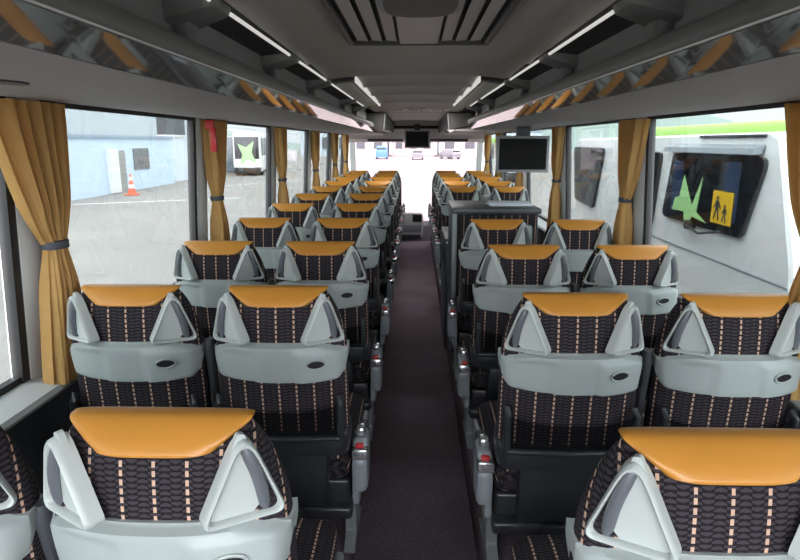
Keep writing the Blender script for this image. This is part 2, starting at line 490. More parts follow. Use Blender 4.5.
    for y, zt, zb, hw in [(0.055, 0.360, 0.31, 0.185), (0.062, 0.378, 0.295, 0.198), (0.085, 0.388, 0.29, 0.206), (0.16, 0.388, 0.285, 0.210), (0.28, 0.390, 0.285, 0.211), (0.40, 0.398, 0.285, 0.211),
                          (0.47, 0.400, 0.285, 0.210), (0.505, 0.392, 0.29, 0.205), (0.525, 0.376, 0.30, 0.196), (0.532, 0.350, 0.315, 0.182)]:
        c0, h2 = (zt + zb) / 2, (zt - zb) / 2; r = []; arc = [0.0]
        zt += 0.06; zb += 0.05; y = 0.055 + (y - 0.055) * 1.13; c0, h2 = (zt + zb) / 2, (zt - zb) / 2
        for k in range(NS):
            t = TWO_PI * k / (NS - 1) - PI / 2
            c, s_ = math.cos(t), math.sin(t); e = 4
            r.append(Vector((hw * math.copysign(abs(c) ** (2 / e), c), y, c0 + h2 * math.copysign(abs(s_) ** (2 / e), s_))))
        for a, b in zip(r, r[1:]): arc.append(arc[-1] + (b - a).length)
        rg.append(r); uvs += [(a - arc[NS // 2], y) for a in arc]
    mb.loft(rg, caps=True, closed=False, uvs=uvs)
    d['cushion'] = (mb, 'fabric')
    # frame under the cushion and cross bars
    mb = MB()
    mb.box((-0.20, 0.06, 0.235), (0.20, 0.52, 0.345), 0.012)
    mb.box((-0.21, 0.02, 0.215), (0.21, 0.075, 0.262), 0.012)
    mb.box((-0.05, 0.005, 0.21), (0.05, 0.035, 0.262), 0.006)
    mb.box((-0.13, 0.02, 0.26), (0.13, 0.08, 0.49), 0.012)
    d['frame'] = (mb, 'dark')
    return d

PARTS = seat_parts()
_cache = {}
def part(key, name, parent, label=None):
    mb, mk = PARTS[key]
    if key in _cache:
        o = bpy.data.objects.new(name, _cache[key]); col.objects.link(o); o.parent = parent
    else:
        o = mb.build(name, M[mk], parent, smooth=50); _cache[key] = o.data
    if label: o['label'] = label
    return o

def make_seat(s):                 # s: side on which the aisle lies (+1 / -1), 0 = window seat
    t = thing('coach_chair', 'x', 'seat')
    part('backrest', 'backrest', t)
    part('headrest', 'headrest', t, 'orange leather headrest cap')
    sh = part('back_shell', 'back_shell', t, 'pale grey plastic back shell')
    h = part('hole', 'cup_hole', sh, 'black oval hole'); part('rim', 'hole_rim', sh)
    for k in 'LR':
        hd = part('handle' + k, 'grab_handle', t, 'light grey triangular grab handle')
        part('bar' + k, 'grab_bar', hd, 'slate grey grip bar')
    pf = part('pocket_frame', 'pocket_frame', t)
    part('net', 'pocket_net', pf)
    part('lower_cover', 'lower_cover', t)
    part('cushion', 'seat_cushion', t)
    part('frame', 'seat_frame', t)
    if s:
        # light leg on the aisle side
        mb = MB()
        prof = rounded_poly([(0.10, 0.25), (0.44, 0.25), (0.36, 0.16), (0.32, 0.03), (0.46, 0.0), (0.10, 0.0), (0.20, 0.05), (0.20, 0.15)], 0.015, 3)
        x0, x1 = sorted((s * 0.165, s * 0.205))
        mb.extrude_x(prof, x0, x1)
        mb.build('leg', M['leg'], t)
        # aisle armrest: pivot housing and pad, belt buckle on top
        mb = MB()
        prof = rounded_poly([(0.03, 0.31), (0.14, 0.305), (0.17, 0.40), (0.15, 0.505), (0.05, 0.505), (0.015, 0.43)], 0.03, 5)
        x0, x1 = sorted((s * 0.214, s * 0.262)); xi = (x0 + x1) / 2
        rg = [[(xi + (x - xi), yy * k + 0.085 * (1 - k), zz * k + 0.41 * (1 - k)) for yy, zz in prof] for x, k in ((x0, 0.88), (x0 + 0.007, 0.97), (x0 + 0.014, 1), (x1 - 0.014, 1), (x1 - 0.006, 0.96), (x1, 0.86))]
        mb.loft(rg)
        ar = mb.build('armrest', M['arm'], t)
        mb = MB(); mb.box((x0 + 0.004, 0.075, 0.455), (x1 - 0.004, 0.22, 0.500), 0.019, 3)
        mb.build('armrest_pad', M['dark2'], ar)
        bk = MB(); bk.box((x0 - 0.002, 0.015, 0.44), (x1 + 0.004, 0.065, 0.480), 0.008)
        bo = bk.build('belt_buckle', M['chrome'], t); bo['label'] = 'silver belt buckle with red button'
        bk = MB(); bk.box((xi - 0.014, 0.03, 0.476), (xi + 0.014, 0.066, 0.492), 0.005)
        b2 = bk.build('release_button', M['red'], bo); b2['label'] = 'red release button'
        bk = MB(); bk.box((xi - 0.016, 0.07, 0.487), (xi + 0.016, 0.12, 0.532), 0.012)
        b2 = bk.build('belt_tongue', M['chrome'], bo)
        # side cover along the cushion
        mb = MB(); x0, x1 = sorted((s * 0.205, s * 0.232)); mb.box((x0, 0.07, 0.24), (x1, 0.50, 0.40), 0.011)
        mb.build('side_cover', M['arm'], t)
        # centre armrest folded up between the two backs
        mb = MB(); u = -s * 0.2285
        mb.tube([P(u, 0.015, 0.44), P(u, 0.012, 0.40), P(u, 0.004, 0.30), P(u, -0.006, 0.21), P(u, -0.006, 0.175)], [0.012, 0.0145, 0.0155, 0.0155, 0.011], 12, flat=1.7, up=(0, 1, 0))
        mb.build('folding_armrest', M['dark2'], t)
    else:
        mb = MB(); mb.box((-0.05, 0.16, 0.0), (0.05, 0.34, 0.24), 0.015); mb.build('leg', M['dark'], t)
    return t

ORD = ['first', 'second', 'third', 'fourth', 'fifth', 'sixth', 'seventh', 'eighth', 'ninth', 'tenth', 'eleventh']
LY = [0.915] + [0.937 + 0.844 * i for i in range(1, 11)]
RY = [0.85, 1.712, 2.56, 3.43]
protos = {}
def put_seat(kind, x, y, label, group):
    if kind not in protos:
        protos[kind] = make_seat(kind); o = protos[kind]
    else:
        o = copy_tree(protos[kind])
    o.location = (x, y, PLAT - (0.006 if y < 1 and x < 0 else 0)); tag(o, label, 'seat', group)
    return o
for i, y in enumerate(LY):
    put_seat(1, -0.428, y, f'orange-capped striped coach seat beside the aisle, pale blue wall side, {ORD[i]} row from the camera', 'aisle seats facing away on the pale blue wall side')
    put_seat(0, -0.885, y, f'orange-capped striped coach seat under the windows, pale blue wall side, {ORD[i]} row from the camera', 'window seats on the pale blue wall side')
for i, y in enumerate(RY):
    put_seat(-1, 0.458, y, f'orange-capped striped coach seat beside the aisle, white minibus side, {ORD[i]} row from the camera', 'aisle seats on the white minibus side')
    if i: put_seat(0, 0.919, y, f'orange-capped striped coach seat under the windows, white minibus side, {ORD[i]} row from the camera', 'window seats on the white minibus side')
for i in range(6, 11):
    put_seat(-1, 0.458, LY[i], f'orange-capped striped coach seat beside the aisle, {ORD[i - 6]} row beyond the slate counter', 'aisle seats beyond the slate counter')
    put_seat(0, 0.919, LY[i], f'orange-capped striped coach seat under the windows, {ORD[i - 6]} row beyond the slate counter', 'window seats beyond the slate counter')

# ------------------------------------------------------------------ bus shell
YB, YF = -1.1, 11.25
WT, WB, ZT, ZS = 1.195, 1.245, 1.70, 0.80      # wall x at window top / sill, heights
mb = MB(); mb.box((-1.25, YB, -0.15), (1.25, 10.15, -0.10)); struct(mb.build('floor', M['carpet'], smooth=0))
mb = MB(); mb.box((-1.25, 10.15, -0.45), (1.25, YF + 0.1, -0.40)); struct(mb.build('floor_front_step', M['carpet'], smooth=0))
mb = MB(); mb.box((-1.25, 10.13, -0.42), (1.25, 10.15, -0.15)); struct(mb.build('trim_8', M['rubber'], smooth=0))
for s, nm in ((-1, 'left'), (1, 'right')):
    mb = MB(); y1 = 9.95
    segs = [(YB, y1)] if s < 0 else [(YB, 4.62), (5.62, y1)]
    for a, b in segs:
        x0, x1 = sorted((s * 0.250, s * 1.24)); mb.box((x0, a, -0.10), (x1, b, PLAT), 0.012)
    struct(mb.build('floor_platform_' + nm, M['carpet']))
    # side wall under the windows
    mb = MB(); mb.extrude_y([(s * 1.245, -0.45), (s * 1.245, ZS), (s * 1.28, ZS), (s * 1.28, -0.45)], YB, YF)
    struct(mb.build('wall_' + nm, M['wallgrey'], smooth=0))
    mb = MB(); mb.extrude_y([(s * 1.13, 0.775), (s * 1.12, 0.79), (s * 1.13, 0.803), (s * 1.235, 0.815), (s * 1.235, 0.76)], YB, YF)
    struct(mb.build('trim_1' if s < 0 else 'trim_2', M['sill']))
    mb = MB(); mb.extrude_y([(s * WT, 1.665), (s * (WT - 0.012), 1.66), (s * (WT - 0.012), 1.70), (s * 1.25, 1.75), (s * 1.25, 1.665)], YB, YF)
    struct(mb.build('trim_3' if s < 0 else 'trim_4', M['rubber'], smooth=0))
# outer roof skin
mb = MB()
prof = [(-1.25, 1.68), (-1.25, 1.85), (-1.1, 2.02), (0, 2.10), (1.1, 2.02), (1.25, 1.85), (1.25, 1.68), (1.18, 1.70), (1.18, 1.84), (1.05, 1.98), (0, 2.05), (-1.05, 1.98), (-1.18, 1.84), (-1.18, 1.70)]
mb.extrude_y(prof, YB, YF); struct(mb.build('roof', M['white'], smooth=0))
# windows: pillars, seals, panes
PIL = {-1: [0.0, 1.73, 3.25, 4.98, 6.72, 8.45, 10.05], 1: [0.0, 1.50, 3.20, 4.90, 6.65, 8.40, 10.05]}
wn = 0; tn = 10
def wx(z): return WB + (WT - WB) * (z - ZS) / (ZT - ZS)
for s in (-1, 1):
    ys = PIL[s] + [YF]
    for i, y in enumerate(PIL[s]):
        a = y; b = ys[i + 1]
        # pillar lining: tapered pale cover
        mb = MB()
        rgs = []
        for z in (0.80, 1.68):
            x = wx(z)
            rgs.append([(s * (x + 0.03), a + 0.03, z), (s * (x - 0.02), a + 0.03, z), (s * (x - 0.030), a + 0.05, z), (s * (x - 0.034), a + 0.10, z), (s * (x - 0.030), a + 0.15, z), (s * (x - 0.02), a + 0.17, z), (s * (x + 0.03), a + 0.17, z)])
        mb.loft(rgs); tn += 1
        struct(mb.build(f'trim_{tn}', M['pillar']))
        wn += 1
        w = MB()
        for yy0, yy1 in ((a - 0.004, a + 0.03), (a + 0.17, a + 0.19)):
            w.loft([[(s * (wx(z) - 0.014), yy0, z), (s * (wx(z) - 0.014), yy1, z), (s * (wx(z) + 0.02), yy1, z), (s * (wx(z) + 0.02), yy0, z)] for z in (0.805, 1.675)])
        w.loft([[(s * (wx(z) - 0.006), yy, z) for yy, z in ((yy, 0.805), (yy, 0.835))] + [(s * (wx(z) + 0.02), yy, z) for yy, z in ((yy, 0.835), (yy, 0.805))] for yy in (a, b)])
        wo = struct(w.build(f'window_{wn}', M['rubber'], smooth=0))
        g = MB()
        g.loft([[(s * (wx(z) + 0.012), yy, z) for yy in (a + 0.17, b - 0.02)] + [(s * (wx(z) + 0.016), yy, z) for yy in (b - 0.02, a + 0.17)] for z in (0.81, 1.69)])
        g.build('glass_pane', M['glass'], wo, smooth=0)
# a short rear quarter pane on each side
for s in (-1, 1):
    wn += 1
    w = MB(); w.loft([[(s * (wx(z) - 0.006), yy, z) for yy, z in ((yy, 0.805), (yy, 0.835))] + [(s * (wx(z) + 0.02), yy, z) for yy, z in ((yy, 0.835), (yy, 0.805))] for yy in (YB, 0.0)])
    wo = struct(w.build(f'window_{wn}', M['rubber'], smooth=0))
    g = MB(); g.loft([[(s * (wx(z) + 0.012), yy, z) for yy in (YB, -0.02)] + [(s * (wx(z) + 0.016), yy, z) for yy in (-0.02, YB)] for z in (0.81, 1.69)])
    g.build('glass_pane', M['glass'], wo, smooth=0)
# unseen rear wall; wide clear window included to let daylight onto the seat backs
mb = MB(); mb.box((-1.25, YB - 0.06, -0.45), (1.25, YB, 0.85)); mb.box((-1.25, YB - 0.06, 1.70), (1.25, YB, 2.08))
struct(mb.build('wall_back', M['wallgrey'], smooth=0))
wn += 1
w = MB()
for x0, x1, z0, z1 in ((-1.25, -1.15, 0.85, 1.70), (1.15, 1.25, 0.85, 1.70), (-1.15, 1.15, 0.85, 0.90), (-1.15, 1.15, 1.66, 1.70)):
    w.box((x0, YB - 0.05, z0), (x1, YB - 0.01, z1))
wo = struct(w.build(f'window_{wn}', M['rubber'], smooth=0))
g = MB(); g.box((-1.15, YB - 0.034, 0.9), (1.15, YB - 0.03, 1.66)); g.build('glass_pane', M['rearglass'], wo, smooth=0)
# front: header wall, windscreen, low front wall
mb = MB()
mb.extrude_x([(10.30, 1.93), (10.42, 1.60), (10.50, 1.545), (10.95, 1.545), (11.2, 1.75), (11.2, 2.06), (10.3, 2.06)], -1.18, 1.18)
fw = struct(mb.build('wall_front', M['header']))
mb = MB(); mb.extrude_x([(10.328, 1.815), (10.298, 1.815), (10.318, 1.765), (10.346, 1.765)], -0.44, 0.46); mb.build('display_slot', M['slot'], fw)
mb = MB()
mb.extrude_x([(10.46, 1.60), (10.40, 1.60), (10.44, 1.560), (10.49, 1.560)], -0.82, -0.22); mb.build('sunshade_slot', M['slot'], fw)
mb = MB()
mb.extrude_x([(10.46, 1.60), (10.40, 1.60), (10.44, 1.560), (10.49, 1.560)], 0.22, 0.88); mb.build('sunshade_slot', M['slot'], fw)
wn += 1
w = MB()
def wsx(t): return 1.18
for x0, x1 in ((-1.20, -1.10), (1.10, 1.20)):
    w.extrude_x([(11.28, 0.10), (11.33, 0.10), (11.12, 1.60), (11.06, 1.60)], x0, x1)
w.extrude_x([(11.26, 0.08), (11.34, 0.08), (11.33, 0.16), (11.26, 0.16)], -1.2, 1.2)
wo = struct(w.build(f'window_{wn}', M['pillar'], smooth=0)); wo['label'] = 'bright windscreen at the far end of the aisle'
g = MB(); g.extrude_x([(11.30, 0.12), (11.305, 0.12), (11.105, 1.60), (11.10, 1.60)], -1.15, 1.15); g.build('glass_pane', M['clear'], wo, smooth=0)
mb = MB(); mb.box((-1.25, 11.27, -0.45), (1.25, 11.36, 0.12)); struct(mb.build('wall_front_low', M['wallgrey'], smooth=0))

# ------------------------------------------------------------------ ceiling
mb = MB()
steps = [-1.1, 0.6, 2.70, 3.28, 3.92, 4.62, 5.5, 6.4, 7.5, 8.6, 9.6, 10.45]
xs = [k / 10 for k in range(-10, 11)]
rows = []
def cz(x, lift): return 1.880 + 0.028 * (1 - (x) ** 2) + lift * (1 - 0.5 * x * x)
for a, b in zip(steps, steps[1:]):
    for yy, lf in ((a, 0.014), (a + 0.02, 0.017), (b - 0.12, -0.002), (b - 0.06, -0.012), (b - 0.012, -0.018)):
        rows.append([(x * 0.475, yy, cz(x, lf)) for x in xs])
mb.loft(rows, caps=False, closed=False)
struct(mb.build('ceiling', M['ceiling'], smooth=25))

# overhead air unit with slanted vanes
ac = thing('air_conditioning_unit', 'charcoal ceiling air unit with slanted pale vanes round a dark oval', 'air unit', (0, 1.4, 1.91))
def loc(o, root):
    o.parent = root; o.matrix_parent_inverse = Matrix.Translation(-Vector(root.location)); return o
mb = MB()
ACZ = 1.876; y0, y1 = 0.60, 2.20
for lo, hi in (((-0.242, y0, ACZ), (-0.222, y1, 1.935)), ((0.222, y0, ACZ), (0.242, y1, 1.935)), ((-0.242, y1 - 0.012, ACZ), (0.242, y1 + 0.02, 1.935)), ((-0.242, y0 - 0.02, ACZ), (0.242, y0 + 0.012, 1.935))):
    mb.box(lo, hi, 0.006)
loc(mb.build('frame', M['duct']), ac)
mb = MB(); mb.box((-0.228, y0, ACZ + 0.015), (0.228, y1, ACZ + 0.020)); loc(mb.build('recess', M['black']), ac)
mb = MB(); mb.box((-0.066, y0, ACZ + 0.001), (0.066, y1 - 0.012, ACZ + 0.014), 0.006); loc(mb.build('centre_panel', M['acpanel']), ac)
for s in (-1, 1):
    for xc in (0.092, 0.140, 0.188):
        mb = MB()
        # board tilted a little about its long axis
        prof = [(s * (xc - 0.0165), ACZ + 0.001), (s * (xc + 0.0165), ACZ + 0.004), (s * (xc + 0.016), ACZ + 0.007), (s * (xc - 0.018), ACZ + 0.004)]
        mb.extrude_y(prof, y0 + 0.01, y1 - 0.075); loc(mb.build('vane', M['acpanel']), ac)
for nm, ra, rb, z0, z1, mk in (('oval_ring', 0.105, 0.150, 1.866, 1.888, 'leg'), ('oval_cover', 0.090, 0.132, 1.862, 1.888, 'acframe')):
    mb = MB(); pts = [(ra * math.copysign(abs(math.cos(t)) ** 0.7, math.cos(t)), 1.53 + rb * math.copysign(abs(math.sin(t)) ** 0.7, math.sin(t))) for t in [TWO_PI * k / 48 for k in range(48)]]
    mb.loft([[(x, y, z1) for x, y in pts], [(x, y, z0 + 0.005) for x, y in pts], [(x * 0.96, 1.53 + (y - 1.53) * 0.96, z0) for x, y in pts]])
    loc(mb.build(nm, M[mk]), ac)

# ceiling air ducts with grilles and a pale edge strip
for s, w1, w2 in ((-1, 'pale blue wall', 'blue'), (1, 'white minibus', 'white')):
    dct = thing('ceiling_vent', f'slatted ceiling air vent with pale edge strip on the {w1} side', 'vent', (s * 0.40, 4.7, 1.885), group='slatted ceiling vents')
    mb = MB(); x0, x1 = sorted((s * 0.335, s * 0.472))
    mb.extrude_y([(s * 0.345, 1.882), (s * 0.472, 1.868), (s * 0.472, 1.905), (s * 0.345, 1.92)], 3.45, 5.75); loc(mb.build('housing', M['duct']), dct)
    mb = MB(); mb.extrude_y([(s * 0.335, 1.872), (s * 0.345, 1.869), (s * 0.345, 1.905), (s * 0.335, 1.91)], 3.45, 5.75); loc(mb.build('edge_strip', M['lamp']), dct)
    mb = MB()
    for k in range(38):
        yy = 3.55 + k * 0.056
        mb.extrude_y([(s * 0.372, 1.874), (s * 0.464, 1.8635), (s * 0.464, 1.869), (s * 0.372, 1.880)], yy, yy + 0.038)
    o = mb.build('grille', M['grille'], smooth=0); loc(o, dct)
# small row of front reading lamps
for x in (-0.22, 0.0, 0.24):
    o = thing('ceiling_lamp', {-0.22: 'small pale lamp cluster in the front ceiling above the blue wall side', 0.0: 'small dark-eyed lamp cluster in the middle of the front ceiling', 0.24: 'small pale lamp cluster in the front ceiling above the minibus side'}[x], 'lamp', (x, 6.9, 1.91), group='front ceiling lamp clusters')
    mb = MB(); mb.box((x - 0.10, 6.82, 1.893), (x + 0.10, 6.96, 1.925), 0.008); loc(mb.build('lamp_housing', M['rail']), o)
    for k in (-0.05, 0, 0.05):
        mb = MB(); mb.cyl((x + k, 6.87, 1.888), (x + k, 6.87, 1.90), 0.016); loc(mb.build('lamp_lens', M['dark2']), o)

# ------------------------------------------------------------------ luggage racks
def rack(s, y0, y1, label, curved_end=False):
    r = thing('luggage_rack', label, 'luggage rack', (s * 0.85, (y0 + y1) / 2, 1.67))
    def prof(name, pts, mk, a=y0, b=y1, sm=40):
        mb = MB(); mb.extrude_y([(s * x, z) for x, z in pts], a, b); return loc(mb.build(name, M[mk], smooth=sm), r)
    und = prof('underside', [(0.527, 1.672), (0.60, 1.662), (1.10, 1.668), (1.18, 1.678), (1.18, 1.70), (0.56, 1.70)], 'rack_under')
    prof('fascia', [(0.5235, 1.6725), (0.501, 1.722), (0.52, 1.735), (0.56, 1.69)], 'fascia')
    lip = [(0.499, 1.720), (0.489, 1.728), (0.486, 1.740), (0.491, 1.755), (0.503, 1.768), (0.518, 1.774), (0.532, 1.770), (0.535, 1.74), (0.53, 1.725)]
    prof('front_lip', lip, 'lip')
    prof('seam_line', [(0.4985, 1.7215), (0.4935, 1.7205), (0.4925, 1.724), (0.497, 1.725)], 'rail')
    prof('shelf', [(0.535, 1.71), (1.15, 1.715), (1.15, 1.73), (0.535, 1.73)], 'rack_dark')
    prof('inner_panel', [(0.575, 1.73), (0.59, 1.73), (0.59, 1.90), (0.575, 1.90)], 'rack_in')
    return r, prof
RACKS = {}
BR = [0.62, 1.50, 2.38, 3.30, 4.70, 5.62]
for s, y1, lab in ((-1, 10.40, 'long grey overhead luggage rack on the pale blue wall side'), (1, 5.95, 'grey overhead luggage rack on the white minibus side, ending by the hanging screen')):
    r, prof = rack(s, -1.08, y1, lab); RACKS[s] = r
    ye = 5.85
    prof('upper_panel', [(0.475, 1.868), (0.576, 1.857), (0.588, 1.866), (0.588, 1.92), (0.475, 1.90)], 'rack_dark', -1.08, ye + 0.1)
    prof('ceiling_rail', [(0.472, 1.859), (0.477, 1.857), (0.480, 1.862), (0.476, 1.867), (0.470, 1.865)], 'lamp', -1.08, ye)
    for yb in BR:
        mb = MB()
        rg = []
        for x, z0, z1, hy in ((0.577, 1.812, 1.862, 0.075), (0.56, 1.815, 1.862, 0.075), (0.53, 1.824, 1.863, 0.070), (0.49, 1.836, 1.866, 0.062), (0.462, 1.844, 1.867, 0.050), (0.455, 1.850, 1.864, 0.040)):
            rg.append([(s * x, yb - hy, z1), (s * x, yb - hy, z0 + 0.008), (s * x, yb - hy + 0.012, z0), (s * x, yb + hy - 0.012, z0), (s * x, yb + hy, z0 + 0.008), (s * x, yb + hy, z1)])
        mb.loft(rg); br = loc(mb.build('bracket', M['bracket'], smooth=50), r)
        mb = MB(); x0, x1 = sorted((s * 0.536, s * 0.578)); mb.box((x0, yb - 0.03, 1.73), (x1, yb + 0.05, 1.83), 0.012); loc(mb.build('post', M['bracket']), r)
    # reading-light and speaker ovals on the underside
    for yb in ([1.20] if s < 0 else []):
        mb = MB(); pts = [(s * (0.80 + 0.028 * math.cos(TWO_PI * k / 24)), yb + 0.05 * math.sin(TWO_PI * k / 24)) for k in range(24)]
        mb.prism(pts, lambda x, y: (x, y, 1.6605), lambda x, y: (x, y, 1.672)); loc(mb.build('speaker', M['dark2']), r)
    if s > 0:   # end cap
        mb = MB(); mb.extrude_y([(s * x, z) for x, z in ((0.527, 1.672), (0.499, 1.722), (0.489, 1.745), (0.518, 1.774), (0.64, 1.86), (1.17, 1.86), (1.17, 1.68), (1.1, 1.668), (0.6, 1.662))], y1, y1 + 0.02)
        loc(mb.build('end_cap', M['lip'], smooth=0), r)
# closed lockers at the front: part of the long rack on one side, a unit of its own on the other
for s in (-1, 1):
    ya, yb = 7.1, 10.29
    if s > 0:
        lk = thing('overhead_locker', 'dark closed overhead locker at the front beyond the hanging screen', 'locker', (s * 0.5, 8.7, 1.70)); nm = 'body'
    else:
        lk = RACKS[-1]; nm = 'closed_locker'
    mb = MB(); mb.extrude_y(rounded_poly([(s * 0.355, 1.872), (s * 0.62, 1.868), (s * 0.62, 1.735), (s * 0.375, 1.69)], 0.015, 3) , ya, yb)
    bo = loc(mb.build(nm, M['duct'], smooth=40), lk)
    mb = MB(); mb.extrude_y([(s * 0.352, 1.87), (s * 0.362, 1.87), (s * 0.382, 1.685), (s * 0.371, 1.685)], ya - 0.015, ya + 0.05); loc(mb.build('edge_trim', M['lip'], smooth=0), lk)
    if s > 0:
        mb = MB(); mb.extrude_y([(0.44, 1.674), (0.60, 1.668), (1.17, 1.670), (1.17, 1.72), (0.42, 1.692)], ya, yb); loc(mb.build('underside', M['rack_under']), lk)
        mb = MB(); mb.extrude_y([(0.43, 1.672), (0.378, 1.692), (0.39, 1.70), (0.46, 1.685)], ya, yb); loc(mb.build('fascia', M['fascia']), lk)

# ------------------------------------------------------------------ screens
def screen(name, label, c, w, h, rot=0, arm=None, bz=0.014, dep=0.03):
    t = thing(name, label, 'screen', c)
    mb = MB(); mb.box((-w / 2, 0, -h / 2), (w / 2, dep, h / 2), 0.006); mb.build('casing', M['bezel'], t)
    mb = MB(); mb.box((-w / 2 + bz, -0.004, -h / 2 + bz), (w / 2 - bz, 0.004, h / 2 - bz)); mb.build('display', M['screen'], t, smooth=0)
    mb = MB(); mb.box((-0.05, 0.005, h / 2 - 0.005), (0.05, 0.03, h / 2 + arm), 0.004); mb.build('mount', M['dark2'], t)
    t.rotation_euler = (0, 0, rot); return t
screen('monitor', 'flat black monitor hanging under the rack end above the slate counter', (0.775, 4.50, 1.463), 0.385, 0.262, arm=0.066, bz=0.02)
screen('television', 'small black television on the front header above the windscreen', (0.02, 10.18, 1.595), 0.42, 0.29, arm=0.10, bz=0.025, dep=0.05)

# ------------------------------------------------------------------ curtains
def curtain(s, yc, label, shift=0.0, wt=0.155, ztop=1.665, zbot=0.80, xo=1.14, ph=0.0, k=11, group=None):
    t = thing('curtain', label, 'curtain', (s * (xo + (0.020 if s > 0 else 0.004)), yc, zbot), group=group)
    zs = [ztop - (ztop - zbot) * i / 30 for i in range(31)]; ZT_ = 1.237
    rg = []
    for z in zs:
        if z >= ZT_:
            q = (z - ZT_) / (ztop - ZT_); W = 0.038 + (wt - 0.038) * q ** 0.66; sh = shift * (1 - q ** 0.8); T = 0.028 + 0.014 * q; am = 0.008 + 0.010 * sstep(0, 0.35, q)
        else:
            q = (ZT_ - z) / (ZT_ - zbot); W = 0.038 + 0.052 * q ** 0.7; sh = shift * (1 - 0.2 * q); T = 0.028 + 0.018 * q; am = 0.008 + 0.011 * sstep(0, 0.35, q)
        pts = []
        for i in range(160):
            a = TWO_PI * i / 160
            cy = math.copysign(abs(math.cos(a)) ** 0.8, math.cos(a))
            ff = math.sin(k * 1.75 * cy + ph + 0.5 * math.sin(z * 2 + ph)) + 0.45 * math.sin(k * 3.7 * cy + 2 * ph + 1.2 * z)
            m = 1 + 0.12 * math.sin(k * a + ph)
            pts.append((s * (0.60 * T * math.sin(a) * m + am * ff), cy * W * (1 + 0.03 * math.sin(9 * z + ph)) + sh, z - zbot))
        rg.append(pts)
    mb = MB(); mb.loft(rg); mb.build('cloth', M['curtain'], t, smooth=80)
    mb = MB()
    ring_ = [(s * 0.038 * math.sin(TWO_PI * i / 28), 0.047 * math.cos(TWO_PI * i / 28) + shift) for i in range(28)]
    mb.loft([[(x * kk, (y - shift) * kk + shift, ZT_ - zbot + dz) for x, y in ring_] for dz, kk in ((-0.013, 0.9), (-0.012, 1.0), (0.012, 1.0), (0.013, 0.9))])
    o = mb.build('tie_band', M['tie'], t, smooth=60); o['label'] = 'slate grey tie band'
    return t
GL, GR = 'mustard curtains on the pale blue wall side', 'mustard curtains on the white minibus side'
curtain(-1, 1.79, 'largest mustard curtain, tied at the pillar before the pale blue cabin view', 0.05, 0.17, ph=0.3, group=GL)
curtain(-1, 3.47, 'mustard curtain with the red hammer at its top', -0.04, 0.17, ph=1.3, group=GL)
curtain(-1, 5.16, 'mustard curtain at the third pillar on the blue wall side, past the red hammer', 0.0, 0.16, ph=2.1, group=GL)
curtain(-1, 6.92, 'mustard curtain at the fourth pillar on the blue wall side', 0.0, 0.16, ph=3.1, group=GL)
curtain(-1, 8.62, 'mustard curtain at the fifth pillar on the blue wall side', 0.0, 0.16, ph=4.1, group=GL)
curtain(-1, 10.0, 'mustard curtain at the last pillar before the windscreen, blue wall side', 0.0, 0.16, ph=5.1, group=GL)
curtain(1, 1.80, 'mustard curtain hanging beside the tail of the white minibus', -0.06, 0.20, ph=0.9, k=8, group=GR)
curtain(1, 3.36, 'mustard curtain between the two views of the white minibus', 0.02, 0.19, ph=1.9, group=GR)
curtain(1, 5.06, 'mustard curtain beside the hanging monitor', 0.0, 0.16, ph=2.7, group=GR)
curtain(1, 6.85, 'mustard curtain showing below the hanging monitor', 0.0, 0.16, ph=3.7, group=GR)
curtain(1, 8.60, 'mustard curtain beyond the monitor, second from the windscreen', 0.0, 0.16, ph=4.7, group=GR)
curtain(1, 10.0, 'mustard curtain beyond the monitor, first from the windscreen', 0.0, 0.16, ph=5.7, group=GR)

# red emergency hammer at the second pillar
h = thing('emergency_hammer', 'red emergency hammer hanging at the top of the second curtain', 'hammer', (-1.075, 3.22, 1.52))
mb = MB(); mb.box((-0.014, -0.010, -0.02), (0.018, 0.012, 0.105), 0.006); mb.build('handle', M['red'], h)
mb = MB(); mb.box((-0.034, -0.012, 0.095), (0.010, 0.014, 0.142), 0.007); mb.build('hammer_head', M['red'], h)

# ------------------------------------------------------------------ galley counter, bin, papers
gy0, gy1 = 4.07, 4.64
g = thing('galley_counter', 'slate-topped counter with a striped fabric rear panel beyond the fourth row', 'counter', (0.68, 4.3, PLAT))
mb = MB(); mb.box((0.250, gy0 + 0.03, PLAT), (0.83, gy1, 1.075), 0.01); loc(mb.build('body', M['bin']), g)
mb = MB(); mb.box((0.243, gy0 - 0.005, 1.075), (0.845, gy1 + 0.01, 1.112), 0.008); loc(mb.build('countertop', M['counter']), g)
mb = MB()
n = 12; v = []; uv = []
vs = [(0.275, gy0 + 0.012, 0.30), (0.82, gy0 + 0.012, 0.30), (0.82, gy0 + 0.012, 1.068), (0.275, gy0 + 0.012, 1.068), (0.275, gy0 + 0.032, 0.30), (0.82, gy0 + 0.032, 0.30), (0.82, gy0 + 0.032, 1.068), (0.275, gy0 + 0.032, 1.068)]
mb.add(vs, [(0, 1, 2, 3), (4, 7, 6, 5), (0, 4, 5, 1), (1, 5, 6, 2), (2, 6, 7, 3), (3, 7, 4, 0)], [(p[0], p[2]) for p in vs])
loc(mb.build('fabric_panel', M['fabric'], smooth=0), g)
mb = MB(); mb.box((0.243, gy0 - 0.002, 0.10), (0.277, gy0 + 0.04, 1.078), 0.008); loc(mb.build('edge_post', M['leg']), g)
pn = MB(); pn.box((0.56, gy0 - 0.006, 0.80), (0.79, gy0 + 0.014, 1.0), 0.02); loc(pn.build('tray_panel', M['shell']), g)
b = thing('side_cabinet', 'dark teal side cabinet with a black slot beyond the slate counter', 'cabinet', (0.27, 4.95, -0.1))
mb = MB(); mb.box((0.235, gy1 + 0.012, -0.1), (0.36, 5.45, 0.78), 0.012); loc(mb.build('body', M['bin']), b)
mb = MB(); mb.box((0.231, 4.80, 0.55), (0.245, 5.25, 0.72), 0.008); loc(mb.build('slot', M['black']), b)
